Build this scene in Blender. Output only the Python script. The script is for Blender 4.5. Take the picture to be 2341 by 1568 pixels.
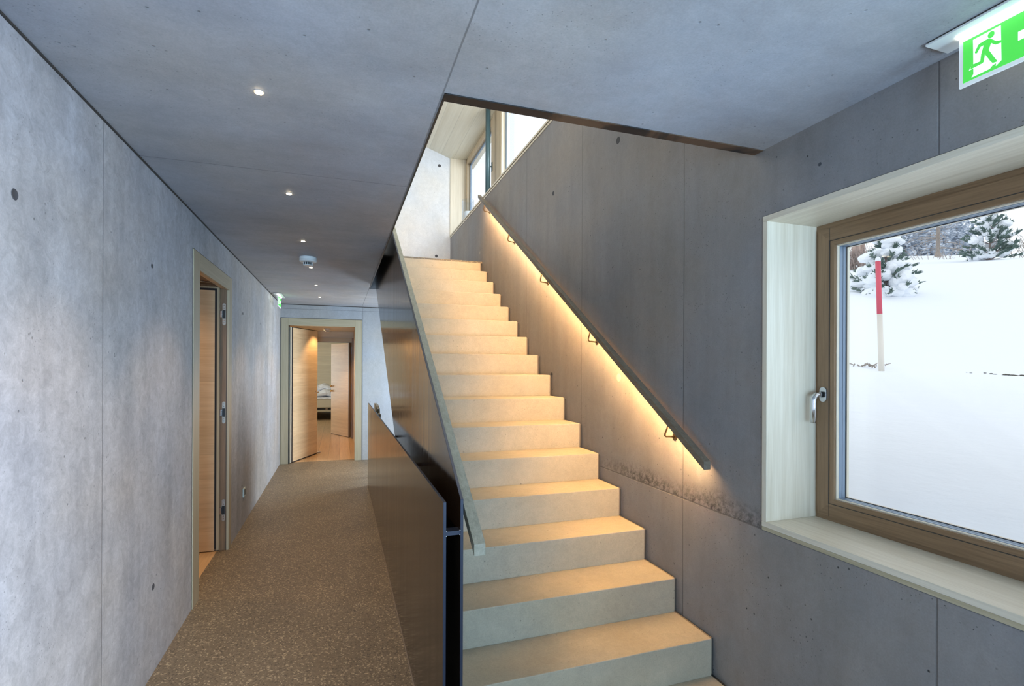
import bpy, bmesh, math, random
from mathutils import Vector, Matrix
random.seed(7)
for o in list(bpy.data.objects): bpy.data.objects.remove(o)
sc = bpy.context.scene
COL = sc.collection
PI = math.pi

# ------------------------------------------------------------ camera
F_PX = 1155.0
TH = math.atan(393.5 / F_PX)                 # yaw to the right of the corridor axis
cd = bpy.data.cameras.new('camera'); cam = bpy.data.objects.new('camera', cd); COL.objects.link(cam)
sc.camera = cam
cd.sensor_fit = 'HORIZONTAL'; cd.sensor_width = 36.0; cd.lens = 36.0 * F_PX / 2341.0
cd.shift_x = 0.0; cd.shift_y = (836.9 - 784.0) / 2341.0
cd.clip_start = 0.02; cd.clip_end = 400
cam.matrix_world = Matrix.Rotation(-TH, 4, 'Z') @ Matrix.Rotation(PI/2, 4, 'X') @ Matrix.Rotation(0.0040, 4, 'Z')

# ------------------------------------------------------------ world, exposure
w = bpy.data.worlds.new('world'); sc.world = w; w.use_nodes = True
bg = w.node_tree.nodes['Background']
bg.inputs['Color'].default_value = (0.86, 0.93, 1.0, 1); bg.inputs['Strength'].default_value = 1.34
vs = sc.view_settings
sc.display_settings.display_device = 'sRGB'
vs.view_transform = 'Standard'; vs.look = 'None'; vs.gamma = 1.0; vs.use_curve_mapping = False
vs.exposure = 0.0
try:
    sc.cycles.max_bounces = 10; sc.cycles.diffuse_bounces = 6; sc.cycles.glossy_bounces = 4
    sc.cycles.transparent_max_bounces = 16; sc.cycles.use_denoising = True
    sc.cycles.sample_clamp_indirect = 4.0
except Exception: pass

def area(name, loc, rot, sx, sy, power, col, spread=None):
    l = bpy.data.lights.new(name, 'AREA'); l.shape = 'RECTANGLE'; l.size = sx; l.size_y = sy
    l.energy = power; l.color = col
    if spread: l.spread = spread
    o = bpy.data.objects.new(name, l); COL.objects.link(o); o.location = loc; o.rotation_euler = rot
    return o
DAY = (0.42, 0.70, 1.0)
# area lights added at seen and unseen windows to raise the indoor daylight
area('daylight_rear_window', (-0.25, -2.55, -0.35), (-PI/2, 0, PI), 1.0, 1.5, 42, DAY, math.radians(90))
area('added_light_rear_right', (1.95, -1.25, -0.05), (0, PI/2 - .16, -.66), 1.0, .9, 58, (0.74, 0.83, 1.0), math.radians(62))  # added lamp at an added window, aimed at the left wall
area('added_bounce_rear_right', (1.66, -1.20, -0.25), (0, PI/2 + .40, -1.38), .9, .9, 24, (0.50, 0.74, 1.0), math.radians(72))  # added lamp just inside the wall, stands in for snow bounce on the ceiling
area('daylight_passage_window', (2.0, 7.25, -0.35), (0, PI/2, 0), 1.3, 1.1, 85, (0.76, 0.88, 1.0))
area('added_light_upper_ribbon', (2.15, 3.9, 2.72), (0, PI/2, -.5), 1.15, 3.8, 215, (0.88, 0.95, 1.0))  # added panel outside the ribbon window, boosts its daylight
area('added_light_upper_left', (-3.3, 5.0, 2.6), (0, -PI/2, 0), 1.6, 3.2, 60, (0.92, 0.96, 1.0))  # added lamp at an invented opening, brightens the upper floor

# ------------------------------------------------------------ material helpers
class NT:
    def __init__(s, name):
        s.m = bpy.data.materials.new(name); s.m.use_nodes = True
        s.t = s.m.node_tree; s.n = s.t.nodes; s.l = s.t.links
        s.b = s.n['Principled BSDF']; s.out = s.n['Material Output']
        s.tc = s.n.new('ShaderNodeTexCoord').outputs['Object']
    def put(s, sock, v):
        if isinstance(v, bpy.types.NodeSocket): s.l.new(v, sock)
        elif isinstance(v, (tuple, list)) and len(v) == 3 and sock.type == 'RGBA': sock.default_value = (*v, 1)
        else: sock.default_value = v
    def math(s, op, a, b=0.0, c=None, clamp=False):
        n = s.n.new('ShaderNodeMath'); n.operation = op; n.use_clamp = clamp
        s.put(n.inputs[0], a); s.put(n.inputs[1], b)
        if c is not None: s.put(n.inputs[2], c)
        return n.outputs[0]
    def map(s, sc3, loc=(0,0,0), vec=None):
        n = s.n.new('ShaderNodeMapping'); s.l.new(vec or s.tc, n.inputs[0])
        n.inputs['Scale'].default_value = sc3; n.inputs['Location'].default_value = loc
        return n.outputs[0]
    def noise(s, scale, detail=4, rough=.5, vec=None, dist=0):
        n = s.n.new('ShaderNodeTexNoise'); s.l.new(vec or s.tc, n.inputs['Vector'])
        n.inputs['Scale'].default_value = scale; n.inputs['Detail'].default_value = detail
        n.inputs['Roughness'].default_value = rough; n.inputs['Distortion'].default_value = dist
        return n.outputs[0]
    def voro(s, scale, vec=None, out='Distance'):
        n = s.n.new('ShaderNodeTexVoronoi'); s.l.new(vec or s.tc, n.inputs['Vector'])
        n.inputs['Scale'].default_value = scale
        return n.outputs[out]
    def ramp(s, v, stops):
        n = s.n.new('ShaderNodeValToRGB'); s.l.new(v, n.inputs[0]); e = n.color_ramp.elements
        while len(e) < len(stops): e.new(0.5)
        for i, (p, c) in enumerate(stops):
            e[i].position = p; e[i].color = (*c, 1) if isinstance(c, tuple) else (c, c, c, 1)
        return n.outputs[0]
    def rng(s, v, a, b, c, d):
        n = s.n.new('ShaderNodeMapRange'); s.put(n.inputs[0], v)
        for i, x in enumerate((a, b, c, d)): n.inputs[i+1].default_value = x
        return n.outputs[0]
    def mix(s, f, a, b, mode='MIX'):
        n = s.n.new('ShaderNodeMix'); n.data_type = 'RGBA'; n.blend_type = mode
        s.put(n.inputs[0], f); s.put(n.inputs[6], a); s.put(n.inputs[7], b)
        return n.outputs[2]
    def sep(s):
        n = s.n.new('ShaderNodeSeparateXYZ'); s.l.new(s.tc, n.inputs[0]); return n.outputs
    def bump(s, h, strength=.2, dist=.01):
        n = s.n.new('ShaderNodeBump'); s.l.new(h, n.inputs['Height'])
        n.inputs['Strength'].default_value = strength; n.inputs['Distance'].default_value = dist
        s.l.new(n.outputs[0], s.b.inputs['Normal'])
    def set(s, **k):
        for a, v in k.items(): s.put(s.b.inputs[a.replace('_', ' ')], v)
        return s.m

def plain(name, col, rough=.5, metal=0.0, **k):
    t = NT(name); return t.set(Base_Color=col, Roughness=rough, Metallic=metal, **k)
def emit(name, col, strength):
    t = NT(name); t.b.inputs['Base Color'].default_value = (*col, 1)
    t.b.inputs['Emission Color'].default_value = (*col, 1); t.b.inputs['Emission Strength'].default_value = strength
    return t.m

def concrete(name, base, seams=(), streak=(6, 6, .5), pits=.35, contrast=.30, rough=.62, stain=None, mottle=.06):
    """cast concrete: clouds, drawn streaks, air pits, thin formwork seams (axis, position, half width)"""
    t = NT(name)
    big = t.noise(.9, 5, .6); mid = t.noise(5, 6, .62, dist=.4); st = t.noise(2.2, 6, .6, vec=t.map(streak))
    fine = t.noise(160, 3, .6)
    v = t.math('ADD', t.math('MULTIPLY', big, .45), t.math('MULTIPLY', st, .35))
    v = t.math('ADD', v, t.math('MULTIPLY', mid, .2))
    v = t.rng(v, .32, .68, 1 - contrast, 1 + contrast)
    v = t.math('MULTIPLY', v, t.rng(fine, .3, .7, .93, 1.07))
    v = t.math('MULTIPLY', v, t.rng(t.noise(22, 6, .72, dist=.8), .34, .66, 1 - mottle, 1 + mottle))
    pv = t.voro(24); pr = t.noise(9, 2)
    pit = t.math('MULTIPLY', t.rng(pv, .05, .12, 1, 0), t.rng(pr, .52, .60, 0, 1))
    pv2 = t.voro(70, vec=t.map((1, 1, 1), (3, 1, 7)))
    pit2 = t.math('MULTIPLY', t.rng(pv2, .08, .16, 1, 0), t.rng(t.noise(5, 2, vec=t.map((1,1,1), (9, 4, 2))), .5, .62, 0, 1))
    pit = t.math('MAXIMUM', pit, t.math('MULTIPLY', pit2, .8))
    v = t.math('MULTIPLY', v, t.math('SUBTRACT', 1.0, t.math('MULTIPLY', pit, pits * 1.6, clamp=True)))
    xyz = t.sep()
    hgt = t.math('SUBTRACT', t.math('MULTIPLY', mid, .5), pit)
    for ax, pos, hw in seams:
        wob = t.math('MULTIPLY', t.math('SUBTRACT', t.noise(3, 3), .5), hw * 2)
        d = t.math('ABSOLUTE', t.math('SUBTRACT', t.math('ADD', xyz[ax], wob), pos))
        line = t.rng(d, hw, hw * 2.2, 1, 0)
        v = t.math('MULTIPLY', v, t.math('SUBTRACT', 1.0, t.math('MULTIPLY', line, .45)))
        hgt = t.math('SUBTRACT', hgt, line)
    if stain:      # rough dark honeycombed band lying on a pour joint: (axis across, value, height of band, axis along, from, to)
        ax, val, hh, al, a0, a1 = stain
        nn = t.noise(38, 5, .75); edge = t.noise(2.5, 4)
        d = t.math('SUBTRACT', xyz[ax], val)
        up = t.math('MULTIPLY', t.rng(d, 0.0, .004, 0, 1), t.rng(t.math('ADD', d, t.math('MULTIPLY', t.math('SUBTRACT', edge, .5), hh * 1.4)), hh * .2, hh, 1, 0))
        al_m = t.math('MULTIPLY', t.rng(xyz[al], a0, a0 + .35, 0, 1), t.rng(xyz[al], a1 - .6, a1, 1, 0)) if a0 > -5 else t.rng(xyz[al], a1 - .6, a1, 1, 0)
        s_ = t.math('MULTIPLY', t.math('MULTIPLY', up, al_m), t.rng(nn, .40, .60, 0, 1))
        v = t.math('MULTIPLY', v, t.math('SUBTRACT', 1.0, t.math('MULTIPLY', s_, .72)))
        hgt = t.math('SUBTRACT', hgt, t.math('MULTIPLY', s_, 1.5))
    tint = t.mix(t.rng(t.noise(1.3, 3, vec=t.map((1,1,1), (5, 5, 5))), .35, .65, 0, 1), tuple(c * k for c, k in zip(base, (.96, .99, 1.04))), tuple(c * k for c, k in zip(base, (1.05, 1.0, .93))))
    cb = t.n.new('ShaderNodeCombineColor')
    for i in range(3): t.l.new(v, cb.inputs[i])
    col = t.mix(1.0, tint, cb.outputs[0], 'MULTIPLY')
    t.bump(hgt, .35, .004)
    return t.set(Base_Color=col, Roughness=t.rng(mid, .3, .7, rough - .12, rough + .1))

def wood(name, a, b, grain=(40, 2, 40), rough=.45, boards=None, rings=1.0, knots=0, bcontrast=.12, gapv=.55):
    """straight-grained wood; grain = noise stretch (small along the grain); boards = (axis, width)"""
    t = NT(name)
    vec = t.tc
    if boards:
        ax, wd = boards; xyz = t.sep()
        cell = t.math('FLOOR', t.math('DIVIDE', xyz[ax], wd))
        wn = t.n.new('ShaderNodeTexWhiteNoise'); wn.noise_dimensions = '1D'; t.l.new(cell, wn.inputs['W'])
        off = t.n.new('ShaderNodeVectorMath'); off.operation = 'SCALE'; t.l.new(wn.outputs['Color'], off.inputs[0]); off.inputs['Scale'].default_value = 7.0
        ad = t.n.new('ShaderNodeVectorMath'); ad.operation = 'ADD'; t.l.new(t.tc, ad.inputs[0]); t.l.new(off.outputs[0], ad.inputs[1])
        vec = ad.outputs[0]
    n1 = t.noise(1.0, 6, .6, vec=t.map(grain, vec=vec)); n2 = t.noise(1.0, 3, .5, vec=t.map(tuple(g * 4 for g in grain), vec=vec))
    n3 = t.noise(1.0, 3, .5, vec=t.map(tuple(g * .18 for g in grain), vec=vec), dist=1.2)
    v = t.math('ADD', t.math('MULTIPLY', n1, .5), t.math('MULTIPLY', n2, .2)); v = t.math('ADD', v, t.math('MULTIPLY', n3, .3 * rings))
    f = t.rng(v, .35, .65, 0, 1)
    col = t.mix(f, a, b)
    if boards:
        br = t.rng(wn.outputs['Value'], 0, 1, 1 - bcontrast, 1 + bcontrast)
        fr = t.math('FRACT', t.math('DIVIDE', xyz[ax], wd))
        gap = t.math('MINIMUM', fr, t.math('SUBTRACT', 1.0, fr))
        g = t.rng(gap, .0015 / wd, .004 / wd, gapv, 1)
        br = t.math('MULTIPLY', br, g)
        cb = t.n.new('ShaderNodeCombineColor')
        for i in range(3): t.l.new(br, cb.inputs[i])
        col = t.mix(1.0, col, cb.outputs[0], 'MULTIPLY')
    if knots:
        kv = t.voro(knots, vec=vec); k = t.rng(kv, .02, .07, 1, 0)
        col = t.mix(k, col, tuple(c * .4 for c in a))
    t.bump(v, .08, .002)
    return t.set(Base_Color=col, Roughness=rough)

# greys of the cast walls, ceiling and stair
M = {}
M['wall_left'] = concrete('concrete_left', (.43, .435, .445), seams=[(1, 2.264, .0016), (1, 4.90, .0016), (1, .9, .0016), (1, 6.4, .0016)], streak=(3, 3, .45), pits=.3, contrast=.36, mottle=.16)
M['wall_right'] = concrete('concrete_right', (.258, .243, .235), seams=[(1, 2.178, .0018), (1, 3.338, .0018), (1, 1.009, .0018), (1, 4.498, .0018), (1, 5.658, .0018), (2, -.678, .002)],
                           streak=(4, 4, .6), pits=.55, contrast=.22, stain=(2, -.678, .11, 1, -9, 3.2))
M['wall_end'] = concrete('concrete_end', (.42, .44, .46), seams=[(0, .335, .0016), (2, .84, .0014)], streak=(4, 4, 1), pits=.3, contrast=.14)
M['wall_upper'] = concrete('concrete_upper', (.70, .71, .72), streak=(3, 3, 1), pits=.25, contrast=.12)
M['ceiling'] = concrete('concrete_ceiling', (.37, .375, .395), seams=[(0, .3215, .0016), (1, 2.60, .0016)], streak=(1.1, 2.4, 1), pits=.25, contrast=.26, rough=.55)
M['stair'] = concrete('concrete_stair', (.42, .37, .275), streak=(2, 2, 2), pits=.3, contrast=.16, rough=.6)
M['pit'] = concrete('concrete_pit', (.10, .10, .10), contrast=.1)  # darkness of the shaft put into the concrete colour

def terrazzo():
    t = NT('ground_concrete_floor')
    sp = t.voro(150, out='Color'); bw = t.n.new('ShaderNodeSeparateColor'); t.l.new(sp, bw.inputs[0])
    lt = t.rng(bw.outputs[0], .80, .95, 0, 1); dk = t.rng(bw.outputs[1], .80, .95, 0, 1)
    big = t.rng(t.noise(2, 5, .6), .3, .7, .85, 1.15)
    fine = t.rng(t.noise(90, 4, .7), .3, .7, .78, 1.22)
    c = t.mix(lt, (.17, .135, .09), (.40, .33, .22)); c = t.mix(dk, c, (.09, .07, .05))
    cb = t.n.new('ShaderNodeCombineColor'); v = t.math('MULTIPLY', big, fine)
    for i in range(3): t.l.new(v, cb.inputs[i])
    c = t.mix(1.0, c, cb.outputs[0], 'MULTIPLY')
    t.bump(fine, .1, .001)
    return t.set(Base_Color=c, Roughness=.5)
M['floor'] = terrazzo()
PALE_A, PALE_B = (.66, .58, .44), (.83, .76, .62)
M['pale_y'] = wood('pale_spruce_along', PALE_A, PALE_B, grain=(45, 1.6, 45), rough=.4)
M['pale_z'] = wood('pale_spruce_upright', PALE_A, PALE_B, grain=(45, 45, 1.6), rough=.4)
M['pale_x'] = wood('pale_spruce_across', PALE_A, PALE_B, grain=(1.6, 45, 45), rough=.4)
M['larch_shaded_y'] = wood('larch_shaded_along', (.17, .100, .050), (.29, .185, .100), grain=(60, 2, 60), rough=.42)  # frame wood with its backlit shade put into the colour
M['larch_shaded_z'] = wood('larch_shaded_upright', (.17, .100, .050), (.29, .185, .100), grain=(60, 60, 2), rough=.42)  # same shade-darkened wood, grain upright
M['door_frame_z'] = wood('door_casing_upright', (.40, .34, .215), (.53, .465, .32), grain=(50, 50, 1.5))
M['door_frame_y'] = wood('door_casing_along', (.40, .34, .215), (.53, .465, .32), grain=(50, 1.5, 50))
M['door_frame_x'] = wood('door_casing_across', (.40, .34, .215), (.53, .465, .32), grain=(1.5, 50, 50))
M['leaf'] = wood('door_leaf_veneer', (.60, .42, .235), (.77, .585, .36), grain=(1.6, 1.6, 26), rings=1.3, boards=(2, .19), bcontrast=.05, gapv=.93, rough=.4)
M['rail'] = wood('weathered_oak_rail', (.17, .16, .115), (.29, .275, .21), grain=(70, 5, 70), rough=.5)
M['rail_backlit'] = wood('backlit_oak_rail', (.13, .10, .07), (.23, .19, .14), grain=(70, 5, 70), rough=.5)  # oak darkened so the colour holds the rail's backlit shade
M['larch_up'] = wood('larch_upper_frame', (.42, .32, .20), (.60, .49, .34), grain=(60, 60, 2), rough=.42)
M['roof'] = wood('roof_boards', (.66, .62, .50), (.78, .75, .64), grain=(20, .8, 20), boards=(0, .19), bcontrast=.07, rough=.5, gapv=.8)
M['oak_floor'] = wood('oak_floor_boards', (.50, .31, .15), (.68, .46, .25), grain=(22, 1.4, 22), boards=(0, .17), bcontrast=.14, knots=3, rough=.35)
M['room_wall'] = wood('spruce_room_panels', (.62, .52, .36), (.74, .65, .48), grain=(1.2, 1.2, 24), boards=(2, .14), bcontrast=.05, gapv=.85)

def steel(name, col, rough, metal=0.0):
    t = NT(name)
    n = t.noise(1.0, 5, .6, vec=t.map((26, 26, .9))); b = t.noise(2.5, 4)
    v = t.rng(n, .3, .7, .8, 1.2)
    c = t.mix(t.rng(b, .35, .65, 0, 1), tuple(x * .85 for x in col), tuple(x * k for x, k in zip(col, (1.2, 1.12, 1.02))))
    r = t.rng(n, .3, .7, rough - .04, rough + .06)
    t.bump(n, .03, .002)
    return t.set(Base_Color=c, Roughness=r, Metallic=metal, IOR=1.68)
M['steel'] = steel('blackened_steel', (.020, .013, .008), .13)
M['steel_edge'] = plain('steel_cut_edge', (.018, .024, .042), .4, .3)
M['black'] = plain('black_steel_lining', (.012, .012, .013), .35)
M['rust'] = NT('stained_steel_angle')
_t = M['rust']; M['rust'] = _t.set(Base_Color=_t.ramp(_t.noise(3.2, 5, .6, dist=.6), [(.47, (.012, .010, .010)), (.56, (.11, .062, .035))]), Roughness=.6)
M['rubber'] = plain('black_rubber_seal', (.01, .01, .012), .6)
M['gap'] = plain('dark_joint', (.05, .045, .04), .8)
M['sealant'] = plain('joint_sealant', (.20, .165, .125), .7)
M['white_plastic'] = plain('white_plastic', (.75, .76, .74), .4)
M['grey_plastic'] = plain('grey_plastic_vent', (.04, .045, .045), .5)
M['socket'] = plain('socket_plastic', (.50, .58, .54), .4)
M['chrome'] = plain('brushed_steel', (.62, .64, .66), .22, 1.0)
M['hinge'] = plain('satin_hinge_metal', (.42, .38, .33), .35, 1.0)
M['brass'] = plain('brass', (.70, .45, .16), .3, 1.0)
M['bronze'] = plain('dark_bronze_bracket', (.14, .10, .06), .35, .9)
M['spacer'] = plain('blue_grey_spacer', (.24, .31, .40), .45, .3)
M['pipe'] = plain('teal_painted_steel', (.055, .105, .12), .35, .2)
M['linen'] = NT('white_linen'); _t = M['linen']; _t.bump(_t.noise(9, 5, .6, dist=.8), .7, .05); M['linen'] = _t.set(Base_Color=(.82, .83, .86), Roughness=.9)
M['mattress'] = plain('beige_mattress_cover', (.62, .56, .42), .9)
M['wax'] = plain('white_wax', (.85, .85, .84), .5)
M['dark_fabric'] = plain('dark_underside', (.04, .035, .03), .9)
M['snow'] = NT('snow'); _t = M['snow']; _t.bump(_t.noise(1.4, 6, .55), .3, .12); M['snow'] = _t.set(Base_Color=(.86, .89, .93), Roughness=.9)
M['snow_clump'] = plain('snow_on_branches', (.88, .91, .95), .95)
M['needles'] = NT('pine_needles'); _t = M['needles']; M['needles'] = _t.set(Base_Color=_t.mix(_t.rng(_t.noise(6, 3), .4, .6, 0, 1), (.07, .12, .10), (.15, .21, .18)), Roughness=.8)
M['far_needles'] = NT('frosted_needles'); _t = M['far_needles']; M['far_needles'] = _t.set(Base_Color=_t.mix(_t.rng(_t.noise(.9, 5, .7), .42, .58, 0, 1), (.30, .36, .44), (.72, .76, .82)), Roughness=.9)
M['bark'] = plain('grey_bark', (.34, .29, .25), .9)
M['brown_bark'] = plain('brown_bark', (.33, .25, .22), .9)
M['plank'] = plain('brown_planks', (.46, .33, .27), .9)
M['pole_red'] = plain('red_pole_paint', (.72, .10, .15), .5)
M['pole_white'] = plain('pale_wooden_pole', (.82, .77, .68), .6)
M['earth'] = plain('bare_earth', (.10, .09, .07), .95)

def glass_mat(name, tint=(1, 1, 1), refl=.06):
    t = NT(name); tr = t.n.new('ShaderNodeBsdfTransparent'); tr.inputs[0].default_value = (*tint, 1)
    gl = t.n.new('ShaderNodeBsdfGlossy'); gl.inputs['Roughness'].default_value = 0.02
    mx = t.n.new('ShaderNodeMixShader'); fr = t.n.new('ShaderNodeLayerWeight'); fr.inputs['Blend'].default_value = .5
    t.l.new(t.math('ADD', t.math('MULTIPLY', t.math('POWER', fr.outputs['Facing'], 5.0), .5), .02), mx.inputs[0]); t.l.new(tr.outputs[0], mx.inputs[1]); t.l.new(gl.outputs[0], mx.inputs[2])
    t.l.new(mx.outputs[0], t.out.inputs['Surface']); return t.m
M['glass'] = glass_mat('window_glass')
M['vase_glass'] = glass_mat('clear_vase_glass', (.94, .96, .98))

# ------------------------------------------------------------ geometry helpers
def B(): return bmesh.new()
def box(bm, x0, x1, y0, y1, z0, z1):
    vs_ = [bm.verts.new((x, y, z)) for x in (x0, x1) for y in (y0, y1) for z in (z0, z1)]
    for f in ((0,1,3,2), (4,6,7,5), (0,4,5,1), (2,3,7,6), (0,2,6,4), (1,5,7,3)): bm.faces.new([vs_[i] for i in f])
    return vs_
def prism(bm, pts, axis, a, b):
    """polygon pts in the two other axes, extruded along axis from a to b"""
    def P(p, v):
        l = list(p); l.insert(axis, v); return l
    A = [bm.verts.new(P(p, a)) for p in pts]; C = [bm.verts.new(P(p, b)) for p in pts]
    bm.faces.new(A); bm.faces.new(C[::-1]); n = len(pts)
    for i in range(n): bm.faces.new((A[i], C[i], C[(i+1) % n], A[(i+1) % n]))
def tube(bm, path, r, seg=12, cap=True):
    path = [Vector(p) for p in path]; rings = []; N = len(path)
    rr = r if isinstance(r, (list, tuple)) else [r] * N
    up = None
    for i, p in enumerate(path):
        d = (path[min(i+1, N-1)] - path[max(i-1, 0)]).normalized()
        if up is None: up = Vector((0, 0, 1)) if abs(d.z) < .9 else Vector((1, 0, 0))
        s_ = d.cross(up).normalized(); u_ = s_.cross(d).normalized(); up = u_
        rings.append([bm.verts.new(p + (s_ * math.cos(2*PI*k/seg) + u_ * math.sin(2*PI*k/seg)) * rr[i]) for k in range(seg)])
    for a, b in zip(rings, rings[1:]):
        for k in range(seg): bm.faces.new((a[k], a[(k+1) % seg], b[(k+1) % seg], b[k]))
    if cap: bm.faces.new(rings[0][::-1]); bm.faces.new(rings[-1])
def disc(bm, c, axis, r, h, seg=24, r2=None):
    d = Vector((0, 0, 0)); d[axis] = h; c = Vector(c)
    tube(bm, [c, c + d], [r, r2 or r], seg)
def lathe(bm, c, prof, seg=28):
    """profile of (radius, z) around a vertical axis through c"""
    c = Vector(c); rings = []
    for r, z in prof: rings.append([bm.verts.new(c + Vector((r*math.cos(2*PI*k/seg), r*math.sin(2*PI*k/seg), z))) for k in range(seg)])
    for a, b in zip(rings, rings[1:]):
        for k in range(seg): bm.faces.new((a[k], a[(k+1) % seg], b[(k+1) % seg], b[k]))
    bm.faces.new(rings[0][::-1]); bm.faces.new(rings[-1])
def obj(name, bm, mat, parent=None, smooth=False, bevel=0, segs=2, loc=None):
    bmesh.ops.recalc_face_normals(bm, faces=bm.faces)
    me = bpy.data.meshes.new(name); bm.to_mesh(me); bm.free()
    if isinstance(mat, (list, tuple)):
        for m_ in mat: me.materials.append(m_)
    else: me.materials.append(mat)
    if smooth:
        for p in me.polygons: p.use_smooth = True
    o = bpy.data.objects.new(name, me); COL.objects.link(o)
    if parent: o.parent = parent
    if bevel:
        md = o.modifiers.new('bevel', 'BEVEL'); md.width = bevel; md.segments = segs; md.limit_method = 'ANGLE'; md.angle_limit = math.radians(40)
    return o
def ob(name, mat, parent, *a, **k):
    bm = B(); box(bm, *a); return obj(name, bm, mat, parent, **k)
def tag(o, label=None, cat=None, group=None, kind=None):
    if label: o['label'] = label
    if cat: o['category'] = cat
    if group: o['group'] = group
    if kind: o['kind'] = kind
    return o
WPOS = {}
def thing(name, label, cat, loc=(0, 0, 0), group=None, kind=None):
    o = bpy.data.objects.new(name, None); COL.objects.link(o); o.location = loc; o.empty_display_size = .1
    WPOS[o.name] = Vector(loc)
    return tag(o, label, cat, group, kind)
def part(name, bm, mat, parent, label=None, **k):
    o = obj(name, bm, mat, None, **k)
    wp = WPOS.get(parent.name, Vector((0, 0, 0))); WPOS[o.name] = wp
    o.data.transform(Matrix.Translation(-wp)); o.parent = parent
    if label: o['label'] = label
    return o
def pbox(name, mat, parent, *a, label=None, **k):
    bm = B(); box(bm, *a); return part(name, bm, mat, parent, label, **k)
def slab(name, mat, axis, p0, p1, rect, holes, label, cat, parts=None):
    """a wall/ceiling/floor plate: thickness p0..p1 along axis, rect (a0,a1,b0,b1) in the other axes, minus the holes"""
    a0, a1, b0, b1 = rect
    As = sorted({a0, a1, *[max(a0, min(a1, h[i])) for h in holes for i in (0, 1)]})
    Bs = sorted({b0, b1, *[max(b0, min(b1, h[i])) for h in holes for i in (2, 3)]})
    bm = B(); V = {}; cells = set()
    for i in range(len(As)-1):
        for j in range(len(Bs)-1):
            ca, cb_ = (As[i]+As[i+1])/2, (Bs[j]+Bs[j+1])/2
            if not any(h[0] < ca < h[1] and h[2] < cb_ < h[3] for h in holes): cells.add((i, j))
    def v(i, j, k):
        key = (i, j, k)
        if key not in V:
            l = [As[i], Bs[j]]; l.insert(axis, (p0, p1)[k]); V[key] = bm.verts.new(l)
        return V[key]
    for (i, j) in cells:
        for k in (0, 1): bm.faces.new((v(i,j,k), v(i+1,j,k), v(i+1,j+1,k), v(i,j+1,k)))
        if (i-1, j) not in cells: bm.faces.new((v(i,j,0), v(i,j+1,0), v(i,j+1,1), v(i,j,1)))
        if (i+1, j) not in cells: bm.faces.new((v(i+1,j,0), v(i+1,j+1,0), v(i+1,j+1,1), v(i+1,j,1)))
        if (i, j-1) not in cells: bm.faces.new((v(i,j,0), v(i+1,j,0), v(i+1,j,1), v(i,j,1)))
        if (i, j+1) not in cells: bm.faces.new((v(i,j+1,0), v(i+1,j+1,0), v(i+1,j+1,1), v(i,j+1,1)))
    o = obj(name, bm, mat); return tag(o, label, cat, kind='structure')

# ------------------------------------------------------------ key measures (metres, camera at the origin)
FL, CE = -1.46, .908            # hall floor and ceiling
UP = 1.299                      # upper floor
XL, XR = -.833, 1.675           # left and right concrete walls
YE, YU = 8.148, 8.02            # end wall below, end wall above
YB = -2.6                       # rear wall behind the camera
OX, OY0, OY1 = .327, 1.665, 6.20   # stair opening in the ceiling
RISE, RUN, Y1, NS = .1713, .2767, 1.933, 16
XS = .397                       # left end of the steps

# ------------------------------------------------------------ the setting
slab('floor', M['floor'], 2, FL - .25, FL, (XL - .075, XR, YB, YE + .1), [(.338, XR + 1, 2.45, 6.386)],
     'brown ground concrete floor of the corridor with fine light speckles', 'floor')
slab('ceiling', M['ceiling'], 2, CE, UP - .02, (XL - .001, XR, YB, YE + .001), [(OX, XR + 1, OY0, OY1)],
     'grey cast concrete ceiling with an opening above the stairs', 'ceiling')
slab('wall_left', M['wall_left'], 0, XL - .20, XL, (YB - .3, YE + .1, FL - .02, CE + .01), [(3.50, 4.575, FL - .02, .68)],
     'blotchy blue grey concrete wall with one door on the left of the corridor', 'wall')
WY0, WY1, WZ0, WZ1 = -.35, 1.662, -.672, .630
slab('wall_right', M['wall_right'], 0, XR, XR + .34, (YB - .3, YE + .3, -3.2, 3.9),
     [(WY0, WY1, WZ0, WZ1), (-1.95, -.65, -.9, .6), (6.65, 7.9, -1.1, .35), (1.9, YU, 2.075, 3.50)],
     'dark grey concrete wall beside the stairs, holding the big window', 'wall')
slab('wall_end', M['wall_end'], 1, YE, YE + .16, (XL - .3, XR + .01, FL - .02, CE + .01), [(-.83, .322, FL - .02, .695)],
     'pale blue grey concrete wall closing the far end of the corridor', 'wall')
slab('wall_back', M['wall_end'], 1, YB - .3, YB, (XL - .3, XR + .34, FL, CE), [(-.75, 1.1, FL + .1, .62)],
     'concrete wall with a glazed opening behind the viewer', 'wall')
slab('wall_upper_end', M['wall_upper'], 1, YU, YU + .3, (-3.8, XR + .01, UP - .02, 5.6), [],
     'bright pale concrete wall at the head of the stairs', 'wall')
slab('wall_upper_left', M['wall_upper'], 0, -3.8, -3.5, (YB - .3, YU + .3, UP - .02, 5.6), [(3.3, 6.7, 1.7, 3.5)],  # opening added out of view for the upper left lamp
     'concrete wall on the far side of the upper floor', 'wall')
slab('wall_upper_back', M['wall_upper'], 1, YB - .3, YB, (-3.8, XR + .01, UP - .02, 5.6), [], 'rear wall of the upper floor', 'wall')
slab('floor_upper', M['floor'], 2, UP - .02, UP, (-3.5, XR, YB, YU), [(OX, XR + 1, OY0, 6.083)], 'floor of the upper level', 'floor')
bm = B(); zr = 3.33; sl = .34
prism(bm, [(XR, zr), (XR + .45, zr), (XR + .45, zr + .16), (XR, zr + .3), (-3.8, zr + sl * 5.475 + .3), (-3.8, zr + sl * 5.475)], 1, YB - .3, YU + .3)
tag(obj('ceiling_roof', bm, M['roof']), 'sloping ceiling of pale wooden boards above the stairs', 'ceiling', kind='structure')
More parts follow.
